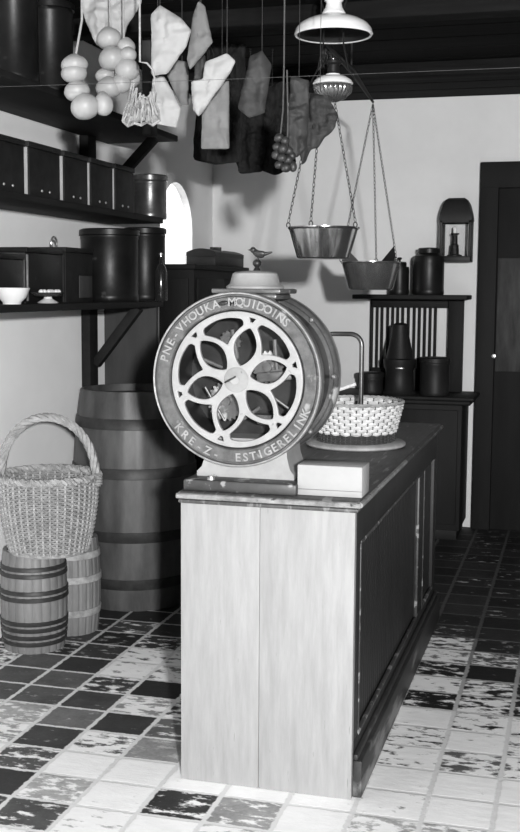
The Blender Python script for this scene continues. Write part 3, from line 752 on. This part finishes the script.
# ------------------------------------------------------------------ SIDEBOARD with slatted rack, against back wall
SBY0, SBY1 = 6.93, YB-.005
SBZ = at(470, 398, y=SBY0).z
def sideboard():
    x1 = at(474, 400, y=SBY0).x; x0 = -1.62
    t = thing('sideboard', ((x0+x1)/2, (SBY0+SBY1)/2, 0), 'dark wooden sideboard with slatted plate rack against back wall', 'sideboard')
    MB().box((x0+.03, SBY0+.03, .06), (x1-.072, SBY1, SBZ-.05), .004).build('cabinet', 'darkwood', t)
    MB().box((x0+.05, SBY0+.05, 0), (x1-.09, SBY1-.02, .06), .002).build('plinth', 'darkwood', t)
    tp = MB().box((x0, SBY0, SBZ-.022), (x1, SBY1, SBZ), .006, seg=3); tp.box((x0+.02, SBY0+.015, SBZ-.05), (x1-.02, SBY1, SBZ-.022), .010, seg=3)
    tp.build('board_top', 'darkwood', t)
    xa, xm, xb = x0+.03, (x0+x1)/2, x1-.09
    for a, b in ((xa+.02, xm-.01), (xm+.01, xb-.005)):
        d = MB().box((a, SBY0+.012, .1), (b, SBY0+.03, SBZ-.08), .004).build('door', 'darkwood', t)
        MB().ball(((a+b)/2+(.2 if a < -1.3 else -.2), SBY0+.006, .5), .012, 10, 8).build('knob', 'dullbrass', d)
    # rack
    yr = 7.365; xl = at(371, 330, y=yr).x; xr = at(463, 330, y=yr).x; zt = at(410, 299, y=yr).z
    rk = MB()
    ul = at(378, 330, y=yr).x
    MB().box((at(360, 300, y=yr-.02).x, yr-.29, zt), (at(467, 300, y=yr-.29).x, SBY1, zt+.028), .005).build('rack_shelf', 'darkwood', t)
    zb = at(400, 368, y=yr).z
    MB().box((xl, yr-.02, zt-.055), (xr, yr+.02, zt), .003).build('rack_rail', 'darkwood', t)
    MB().box((xl, yr-.02, SBZ), (xr, yr+.02, zb), .003).build('rack_rail', 'darkwood', t)
    MB().box((at(448, 330, y=yr-.04).x, yr-.06, SBZ), (at(463, 330, y=yr-.04).x, yr+.02, zt), .004).build('rack_post', 'darkwood', t)
    MB().box((xl-.004, yr-.02, SBZ), (xl+.012, yr+.02, zt), .003).build('rack_post', 'darkwood', t)
    for u in (377, 381.8, 387.5, 392.5, 397.5, 402.5, 408.2, 414, 419.2, 424.6, 430, 435.2):
        x = at(u, 335, y=yr).x; w = .0082
        MB().box((x-w, yr-.008, zb), (x+w, yr+.008, zt-.055), .002).build('slat', 'darkwood', t)
    return zt+.028
RZ = sideboard()
# things on the rack shelf
c = at(428, 298, y=7.2); zt_ = at(428, 248, y=7.2).z
canister('milk_can', (c.x, 7.2, RZ), .098, zt_-RZ, 'Dark shouldered can on the rack shelf beneath the lantern', 'can', m='tin', shoulder=.05, neck=.62, knob=False)
c = at(399, 298, y=7.2); zt_ = at(399, 262, y=7.2).z
canister('round_jar', (c.x, 7.2, RZ), .062, zt_-RZ, 'Small dark round jar on the rack shelf left of the shouldered can', 'jar', m='tin', shoulder=.03, neck=.6)
# things on the sideboard top
def grinder():
    c = at(399, 395, y=7.03); x = c.x; t = thing('box_grinder', (x, 7.03, SBZ), 'black table coffee grinder with tapered top standing before the slatted rack', 'grinder')
    zm = at(399, 356, y=7.03).z; zt = at(399, 325, y=7.03).z
    MB().lathe([(.10, 0), (.105, .01), (.09, .03), (.085, (zm-SBZ)*.6), (.098, zm-SBZ-.05), (.10, zm-SBZ-.02), (.085, zm-SBZ-.012)], (x, 7.03, SBZ), 32).build('body', 'black', t)
    MB().lathe([(.085, zm-SBZ-.012), (.078, zm-SBZ+.02), (.055, zt-SBZ-.06), (.05, zt-SBZ), (.03, zt-SBZ+.012), (0, zt-SBZ+.014)], (x, 7.03, SBZ), 32).build('hopper', 'black', t)
    q = at(399, 369, y=6.925)
    g = MB().lathe([(.012, .0), (.028, .0), (.030, .004), (.026, .008), (.012, .006)], (q.x, 6.945, q.z), 24, 'z', sq=(1, .35), closed=True)
    part_label(g.build('bright_rim', 'steel', t), 'bright metal lip')
grinder()
c = at(434, 398, y=7.06); zk = at(428, 357, y=7.06).z
canister('round_tub', (c.x, 7.06, SBZ), .092, zk-SBZ, 'Dark round tub on the sideboard right of the table grinder', 'tub', m='black', knob=False)
c = at(371, 398, y=7.06)
canister('round_tub', (c.x+.0, 7.06, SBZ), .075, at(371, 372, y=7.06).z-SBZ, 'Low dark tub on the sideboard left of the table grinder', 'tub', m='black', knob=False)
# ------------------------------------------------------------------ LANTERN on the back wall
def lantern():
    y = YB-.115; a = at(440.5, 262, y=y); b = at(471.5, 262, y=y); x0, x1 = a.x, b.x; zb = a.z; xm = (x0+x1)/2; w = (x1-x0)/2
    zc = at(456, 221, y=y).z; zt = at(456, 198.5, y=y).z; d = .085
    t = thing('wall_lantern', (xm, YB, zb), 'black metal candle lantern with glass panes hanging on back wall', 'lantern')
    MB().box((x0, y-d, zb), (x1, y+d, zb+.035), .004).build('base', 'black', t)
    f = MB()
    for sx in (-1, 1):
        for sy in (-1, 1): f.box((xm+sx*(w-.008)-.008, y+sy*(d-.008)-.008, zb+.035), (xm+sx*(w-.008)+.008, y+sy*(d-.008)+.008, zc), .002)
    for sy in (-1, 1): f.box((x0, y+sy*(d-.008)-.008, zc-.015), (x1, y+sy*(d-.008)+.008, zc), .002)
    for sx in (-1, 1): f.box((xm+sx*(w-.008)-.008, y-d, zc-.015), (xm+sx*(w-.008)+.008, y+d, zc), .002)
    f.build('frame', 'black', t)
    H = zt-zc
    prof = [(1.03, 0), (1.03, .1*H), (.97, .35*H), (.84, .7*H), (.68, .92*H), (.5, H)]
    vs = []; fs = []
    for (k, z) in prof: vs += [(xm-w*k, y-d*k, zc+z), (xm+w*k, y-d*k, zc+z), (xm+w*k, y+d*k, zc+z), (xm-w*k, y+d*k, zc+z)]
    for i in range(len(prof)-1):
        for k in range(4): fs.append((i*4+k, i*4+(k+1) % 4, i*4+4+(k+1) % 4, i*4+4+k))
    fs += [(3, 2, 1, 0), tuple(range(len(vs)-4, len(vs)))]
    MB().add(vs, fs).build('roof', 'black', t, angle=30)
    for (lo, hi) in (((x0+.016, y-d+.006, zb+.035), (x1-.016, y-d+.009, zc-.015)), ((x0+.006, y-d+.016, zb+.035), (x0+.009, y+d-.016, zc-.015)), ((x1-.009, y-d+.016, zb+.035), (x1-.006, y+d-.016, zc-.015)), ((x0+.016, y+d-.009, zb+.035), (x1-.016, y+d-.006, zc-.015))):
        MB().box(lo, hi, 0).build('pane', 'glass', t, smooth=False)
    cs = MB().lathe([(.045, 0), (.045, .008), (.028, .014), (.024, .07), (.018, .075), (.016, .13), (.026, .135), (.026, .142), (0, .142)], (xm-.01, y, zb+.035), 24)
    k = cs.build('candlestick', 'black', t)
    part_label(MB().lathe([(.012, 0), (.012, .035), (.004, .04), (0, .04)], (xm-.01, y, zb+.177), 14).build('candle', 'tallow', k), 'white candle stub')
    MB().bar((xm, YB-.03, zt-.02), (xm, YB, zt-.02), .02, .02).build('wall_hook', 'black', t)
lantern()
# ------------------------------------------------------------------ TALL CUPBOARD in the far left corner with a lidded hamper and jars
def cupboard():
    y0 = 6.30; x0 = XL+.03; x1 = at(247, 300, y=YB-.005).x; z1 = at(185, 264, y=y0).z
    t = thing('cupboard', ((x0+x1)/2, 6.85, 0), 'tall black cupboard in the far left corner behind the mill', 'cupboard')
    MB().box((x0, y0, .05), (x1, YB-.005, z1-.03), .004).build('carcass', 'darkwood', t)
    MB().box((x0-.01, y0-.02, z1-.03), (x1+.015, YB-.005, z1), .006).build('cornice', 'darkwood', t)
    MB().box((x0+.02, y0+.02, 0), (x1-.02, YB-.02, .05), .002).build('plinth', 'darkwood', t)
    ym = (y0+YB)/2
    for a, b in ((y0+.04, ym-.004), (ym+.004, YB-.045)):
        d = MB().box((x1, a, .1), (x1+.014, b, z1-.08), .004).build('door', 'darkwood', t)
        MB().ball((x1+.022, ym+(-.05 if a < ym-.1 else .05), .9), .012, 10, 8).build('knob', 'dullbrass', d)
    MB().box((x0+.03, y0-.012, .1), (x1-.03, y0, z1-.08), .004).build('end_panel', 'darkwood', t)
    ha = XL+.05; hb = x1-.005; zh = at(215, 249, y=6.85).z
    h = thing('domed_chest', ((ha+hb)/2, 7.03, z1), 'black domed chest on top of the tall cupboard', 'chest')
    MB().box((ha, 6.72, z1), (hb, 7.33, z1+(zh-z1)*.55), .004).build('body', 'black', h)
    n = 12; poly = [(hb, 6.72, z1+(zh-z1)*.55)]
    pr = [(ha+(hb-ha)*q/n, 6.72, z1+(zh-z1)*(.55+.45*math.sin(PI*(.12+.76*q/n))**.7)) for q in range(n+1)]
    MB().prism([(ha, 6.72, z1+(zh-z1)*.55)]+pr+[(hb, 6.72, z1+(zh-z1)*.55)], (0, .61, 0)).build('lid', 'black', h)
    q = at(219, 247, y=6.78)
    MB().bar((ha+.10, 6.9, zh+.004), (ha+.10, 7.1, zh+.010), .014, .02).build('handle', 'black', h)
cupboard()
# ------------------------------------------------------------------ LAMP
def lamp():
    Y = 4.5; c = at(333.5, 36, y=Y); x = c.x; zr = c.z          # shade rim level
    t = thing('oil_lamp', (x, Y, ZC), 'hanging oil lamp with white opal glass shade and ribbed font', 'lamp')
    k = .148
    sh = MB().lathe([(k*1.0, 0), (k*1.03, .006), (k*1.0, .024), (k*.9, .043), (k*.7, .060), (k*.45, .072), (k*.32, .080), (k*.30, .079), (k*.43, .068), (k*.68, .055), (k*.87, .038), (k*.96, .02), (k*.96, .002)], (x, Y, zr), 64, closed=True)
    part_label(sh.build('shade', 'opal', t), 'white opal glass shade')
    part_label(MB().lathe([(k*.945, .003), (k*.94, .018), (k*.85, .036), (k*.66, .052), (k*.42, .064), (k*.30, .074), (k*.29, .070), (k*.40, .060), (k*.64, .048), (k*.83, .032), (k*.92, .015)], (x, Y, zr), 64, closed=True).build('shade_lining', 'black', t), 'black shade lining')
    part_label(MB().lathe([(.044, .078), (.046, .086), (.034, .105), (.030, .125), (.037, .132), (.030, .139), (.037, .146), (.031, .16), (.040, .19), (.035, .19), (.026, .16), (.026, .125), (.030, .105), (.040, .086)], (x, Y, zr), 32, closed=True).build('smoke_bell', 'opal', t), 'white opal glass collar')
    MB().lathe([(.022, -.10), (.028, -.06), (.022, .0), (.02, .10), (.0185, .10), (.0205, .0), (.0265, -.06), (.0205, -.10)], (x, Y, zr), 24, closed=True).build('chimney', 'glass', t)
    f0 = at(331, 88, y=Y).z; fx = x
    nr = 28; vs = []
    fb = MB()
    prof = [(.012, -.055), (.022, -.052), (.05, -.04), (.070, -.02), (.075, .0), (.071, .012)]
    N_ = nr*4; vs = []; fs = []
    for i, (r, z) in enumerate(prof):
        for q in range(N_):
            a = 2*PI*q/N_; rr = r*(1+.035*math.cos(a*nr)); vs.append((fx+math.cos(a)*rr, Y+math.sin(a)*rr, f0+z))
    for i in range(len(prof)-1):
        for q in range(N_): fs.append((i*N_+q, i*N_+(q+1) % N_, (i+1)*N_+(q+1) % N_, (i+1)*N_+q))
    fs += [tuple(range(N_))[::-1], tuple(range((len(prof)-1)*N_, len(prof)*N_))]
    fb.add(vs, fs).build('font', 'dullbrass', t, angle=60)
    part_label(MB().lathe([(.075, .012), (.079, .016), (.074, .027), (.052, .042), (.030, .046), (.028, .052), (.012, .056), (0, .056)], (fx, Y, f0), 40).build('font_shoulder', 'opal', t), 'white font shoulder')
    MB().lathe([(.014, .052), (.024, .058), (.024, .085), (.034, .092), (.034, .10), (.022, .104), (.022, .11)], (fx, Y, f0), 24).build('burner', 'black', t)
    hp = MB()
    for s_ in (-1, 1):
        hp.tube([(fx+s_*.07, Y, f0+.014), (fx+s_*.085, Y, f0+.03), (fx+s_*.06, Y, f0+.075), (x+s_*.040, Y, zr-.03), (x+s_*.036, Y, zr+.09), (x+s_*.05, Y, zr+.13), (x+s_*.045, Y, zr+.17), (x, Y, ZC)], .0035, 6)
    hp.build('harp', 'black', t)
lamp()
# ------------------------------------------------------------------ WIRE
w0 = at(0, 86, y=3.4); w1 = at(520, 66, y=3.4)
dirw = (w1-w0)/(w1.x-w0.x)
tag(MB().tube([w0+dirw*(XL-w0.x), w0.lerp(w1, .45)-Vector((0, 0, .006)), w1+dirw*(XR-w1.x)], .0006, 5).build('wire', 'jute', origin=w0), 'thin wire stretched across the room below the ceiling', 'wire')
# ------------------------------------------------------------------ HANGING PAPER BAGS AND GOODS
def pillow(mb, poly, Y, thick, seed, rings=12, n=96, crump=.35):
    pts = [at(u, v, y=Y) for u, v in poly]
    # resample
    seg = [(pts[(i+1) % len(pts)]-pts[i]).length for i in range(len(pts))]; tot = sum(seg); out = []
    for k in range(n):
        d = tot*k/n; i = 0
        while d > seg[i]: d -= seg[i]; i += 1
        out.append(pts[i].lerp(pts[(i+1) % len(pts)], d/seg[i]))
    for _ in range(1): out = [(out[i-1]+out[i]*3+out[(i+1) % n])/5 for i in range(n)]
    c = sum(out, Vector())/n; vs = []; fs = []
    fr = [1, .97]+[.97*(1-(i+1)/rings) for i in range(rings-1)]
    for side in (-1, 1):
        base = len(vs)
        for f in fr:
            for p in out:
                q = c.lerp(p, f)
                h = thick*math.sqrt(max(0, 1-f**3))
                nz = mnoise.noise(Vector((q.x*14+seed, q.z*14, side*3+seed)))*.7+mnoise.noise(Vector((q.x*34, q.z*34+seed, side*5)))*.3
                h *= 1+crump*nz*2
                wob = .35*thick*crump*2*(mnoise.noise(Vector((q.x*38+seed*3, q.z*9, seed)))+.6*mnoise.noise(Vector((q.x*22, q.z*60+seed, seed*2.))))
                vs.append(Vector((q.x, Y+wob+side*(h if f < 1 else 0), q.z)))
        vs.append(Vector((c.x, Y+side*thick, c.z)))
        L_ = len(fr)
        for i in range(L_-1):
            for k in range(n): fs.append((base+i*n+k, base+i*n+(k+1) % n, base+(i+1)*n+(k+1) % n, base+(i+1)*n+k))
        for k in range(n): fs.append((base+(L_-1)*n+k, base+(L_-1)*n+(k+1) % n, base+L_*n))
    mb.add(vs, fs); return c
def bag(name, poly, Y, thick, m, label, cat, hang=None, seed=0, cordm='jute', crump=.6, extra=None):
    hx, hv = hang
    p = at(hx, hv, y=Y)
    t = thing(name, (p.x, Y, ZC), label, cat)
    mb = MB(); pillow(mb, poly, Y, thick, seed, crump=crump); b = mb.build('bag', m, t, angle=25)
    MB().tube([p-Vector((0, 0, .01)), (p.x, Y, ZC-.01)], .0011, 5).build('string', 'chain', t)
    MB().lathe([(.003, .012), (.003, .0), (.007, 0), (.007, -.004), (.003, -.006), (.003, -.014), (.006, -.016), (0, -.019)], (p.x, Y, ZC), 12).build('nail', 'black', t)
    return t, b
bag('paper_bag', [(79, -14), (143, -14), (142, 3), (128, 25), (121, 46), (97, 46), (91, 34), (85, 18)], 3.93, .03, 'paper', 'wide white paper bag hanging at top above the onion cluster', 'paper bag', (110, -12), 1)
bag('paper_bag', [(151, 14), (160, 5), (181, 18), (192, 31), (186, 46), (167, 74), (152, 76)], 3.72, .022, 'paper', 'white paper bag hanging cornerwise right of the grey post', 'paper bag', (160, 6), 2)
bag('paper_bag', [(153, 77), (164, 76), (173, 92), (181, 109), (176.5, 128), (152, 123), (151, 100)], 3.80, .018, 'paper', 'narrow white paper bag hanging lowest behind the string net', 'paper bag', (158, 78), 3)
bag('paper_bag', [(167, 76), (177, 60), (188, 62), (188.5, 105), (181, 106)], 3.92, .016, 'paper_grey', 'small grey paper bag between two white bags', 'paper bag', (182, 62), 4)
bag('paper_bag', [(193, 15), (199, 1), (205, 6), (212.5, 42), (203, 56), (190, 70), (187, 60)], 3.78, .018, 'paper_grey', 'slim grey paper bag hanging with its point upward', 'paper bag', (200, 2), 5)
bag('paper_bag', [(206, 62), (227, 53), (236, 61), (232, 70), (199, 117), (193, 110), (191, 82), (203, 79)], 3.70, .02, 'paper', 'white wedge shaped paper bag with creased lower edge', 'paper bag', (227, 54), 6)
bag('paper_bag', [(203, 92), (229, 80), (229.5, 149), (201, 149)], 3.9, .018, 'paper_grey', 'long grey paper bag hanging below the white wedge bag', 'paper bag', (222, 84), 7)
bag('cloth_bundle', [(196, 62), (205, 55), (208, 76), (203, 81), (194, 80)], 3.84, .018, 'paper_kraft', 'small dark bundle above the white wedge bag', 'bundle', (201, 57), 8, 'jute')
bag('paper_bag', [(250, 56), (262, 50), (271, 64), (268, 90), (265, 113), (249, 118), (238, 109), (243, 85)], 3.95, .022, 'paper_kraft', 'brown paper bag hanging left of the strung dried fruit', 'paper bag', (262, 51), 9, 'jute')
bag('paper_sack', [(291, 76), (309, 80), (309, 112), (306, 150), (296, 158), (289, 148), (288, 110)], 4.02, .025, 'paper_kraft', 'dark crumpled sack hanging just right of the strung dried fruit', 'sack', (299, 82), 10, 'jute', 1.1)
bag('paper_sack', [(308, 92), (327, 96), (339, 116), (336, 128), (324, 138), (318, 148), (310, 150), (303, 166), (298, 150), (303, 122)], 4.1, .03, 'sack', 'dark sacking bundle hanging below the oil lamp', 'sack', (320, 99), 11, 'jute', 1.3)
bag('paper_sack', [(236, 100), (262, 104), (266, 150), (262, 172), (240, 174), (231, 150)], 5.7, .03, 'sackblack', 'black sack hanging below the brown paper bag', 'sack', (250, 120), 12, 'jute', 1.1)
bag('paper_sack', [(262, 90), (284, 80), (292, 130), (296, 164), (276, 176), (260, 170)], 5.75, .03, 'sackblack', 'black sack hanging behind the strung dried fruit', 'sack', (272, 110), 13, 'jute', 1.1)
bag('paper_sack', [(206, 20), (232, 10), (246, 30), (244, 110), (241, 162), (216, 165), (193, 160), (196, 100), (207, 60)], 5.6, .03, 'sackblack', 'added black sack standing in for shade behind the white wedge bag', 'sack', (226, 14), 14, 'jute', 1.1)  # sack added to fill the dark area the bags shade

def bulb_string(name, Y, cords, bulbs, label, cat, m, group=None, cm='cord', cr=.004):
    p0 = at(*cords[0][0], y=Y)
    t = thing(name, (p0.x, Y, ZC), label, cat, group)
    for cd in cords:
        ps = [at(u, v, y=Y) for u, v in cd]; top = Vector((ps[0].x, Y, ZC)) if cd is cords[0] or cd[0][1] < 30 else ps[0]
        MB().tube([top]+ps, cr, 6).build('cord', cm, t)
    for (u, v, rx, ry, dy) in bulbs:
        c = at(u, v, y=Y+dy); s = (c-CAM).length/CF
        a, b = rx*s, ry*s
        mb = MB(); n, mm = 20, 14; vs = []; fs = []
        tilt = Matrix.Rotation(random.uniform(-.3, .3), 3, 'Y')
        for i in range(mm+1):
            th = PI*i/mm
            for k in range(n):
                an = 2*PI*k/n; r = math.sin(th)*(1+.025*math.cos(an*6)); z = -math.cos(th)
                if z > .85: z += (z-.85)*1.0
                if z < -.9: z += .03
                vs.append(c+tilt @ Vector((r*math.cos(an)*a, r*math.sin(an)*a, z*b)))
        for i in range(mm):
            for k in range(n): fs.append((i*n+k, i*n+(k+1) % n, (i+1)*n+(k+1) % n, (i+1)*n+k))
        mb.add(vs, fs).build('bulb', m, t, angle=70)
    return t
bulb_string('onion_string', 3.62, [[(82, 20), (75, 60), (77, 90), (84, 104)]],
            [(74.5, 65, 13, 9, 0), (74, 73.5, 12.5, 9, -.005), (77, 91.5, 12.5, 9.5, 0), (85, 107, 14, 12, -.01), (103.5, 104.5, 9.5, 11, .02)],
            'string of five pale onions hanging at left', 'onions', 'bulb')
bulb_string('onion_string', 3.80, [[(110, 15), (112, 60), (114, 85)], [(123.5, 20), (124, 48), (127, 80)]],
            [(109, 39, 12, 10, 0), (126, 47, 9, 8, .01), (128, 55, 8.5, 7, -.01), (112, 59, 13, 11, -.02), (127, 70, 12, 11, -.01), (105, 76, 9.5, 7, .0), (109, 88, 13, 9.5, -.03), (121, 84, 10, 9, -.02), (131, 78, 9, 9, .02)],
            'dense cluster of pale onions on two cords right of the five onion string', 'onions', 'bulb')
bulb_string('dried_fruit_string', 3.8, [[(284, 66), (283, 110), (280, 140)], [(287, 70), (288, 120), (287, 150)]],
            [(279, 138, 5, 4, 0), (285, 141, 4, 4, -.01), (277, 147, 4.5, 4, 0), (283, 149, 5, 4.5, -.02), (289, 151, 4.5, 4, 0), (276, 155, 4.5, 4.5, 0), (282, 158, 5, 4, -.02), (288, 160, 5, 4.5, 0), (279, 165, 4.5, 4, 0), (286, 168, 5, 4.5, -.01), (292, 156, 4, 4, .01), (293, 167, 4, 5, .01)],
            'string of small dark dried fruits hanging on a double cord', 'dried fruit', 'gourd', cm='jute', cr=.0028)
def net():
    Y = 3.60; k = at(141, 76, y=Y)
    t = thing('string_net', (k.x, Y, ZC), 'pale string net bundle spreading downward beside the onion cluster', 'net')
    mb = MB()
    P_ = lambda u, v, d=0: at(u, v, y=Y+d)
    loop = [(140, 62), (147, 63), (153, 70), (155, 80), (153, 92), (147, 98), (141, 96)]
    MB().tube([Vector((P_(140, 62).x, Y, ZC))]+[P_(u, v) for u, v in loop], .0035, 6).build('loop', 'net', t)
    rng = random.Random(3)
    bot = [(123, 121), (128, 126), (135, 123), (141, 125), (147, 122), (153, 125), (160, 120)]
    top = [(133, 82), (136, 88), (140, 93), (143, 95), (147, 97), (150, 92), (153, 84)]
    for i in range(7):
        for j in (i-1, i, i+1):
            if 0 <= j < 7:
                a, b = top[i], bot[j]
                pts = [P_(a[0]+(b[0]-a[0])*f+rng.uniform(-1.2, 1.2), a[1]+(b[1]-a[1])*f, math.sin(f*PI)*rng.uniform(-.04, .04)) for f in (0, .25, .5, .75, 1)]
                mb.tube(pts, .0028, 5)
    mb.tube([P_(u, v, .02*math.sin(i*2)) for i, (u, v) in enumerate(bot)], .005, 6)
    mb.build('mesh', 'net', t)
    body = MB(); pillow(body, [(138, 96), (145, 97), (153, 110), (160, 119), (152, 124), (146, 121), (136, 122), (127, 124), (124, 120), (132, 110)], Y+.03, .02, 21, crump=.8)
    body.build('contents', 'net', t, angle=25)
net()
# ------------------------------------------------------------------ LIGHT
w = bpy.data.worlds.new('World'); sc.world = w; w.use_nodes = True
bg = w.node_tree.nodes['Background']; bg.inputs[0].default_value = (1, 1, 1, 1); bg.inputs[1].default_value = 2.2
la = bpy.data.lights.new('standing_lamp_light', 'AREA'); la.shape = 'RECTANGLE'; la.size = .16; la.size_y = .16; la.energy = 760
lo = bpy.data.objects.new('standing_lamp_light', la); COL.objects.link(lo)
lo.location = (1.19, -2.25, 1.92)
lo.rotation_euler = (Vector((-.9, 5.2, .9))-lo.location).to_track_quat('-Z', 'Y').to_euler()
# ------------------------------------------------------------------ CAMERA
cd = bpy.data.cameras.new('camera'); co = bpy.data.objects.new('camera', cd); COL.objects.link(co)
cd.sensor_fit = 'VERTICAL'; cd.sensor_height = 36; cd.sensor_width = 36; cd.lens = CF*36/832
co.matrix_world = Matrix.Translation(CAM) @ Matrix((CRT, CUP, -CFW)).transposed().to_4x4()
sc.camera = co
sc.view_settings.view_transform = 'Standard'; sc.view_settings.look = 'None'; sc.view_settings.gamma = 1; sc.view_settings.use_curve_mapping = False
sc.view_settings.exposure = -.35
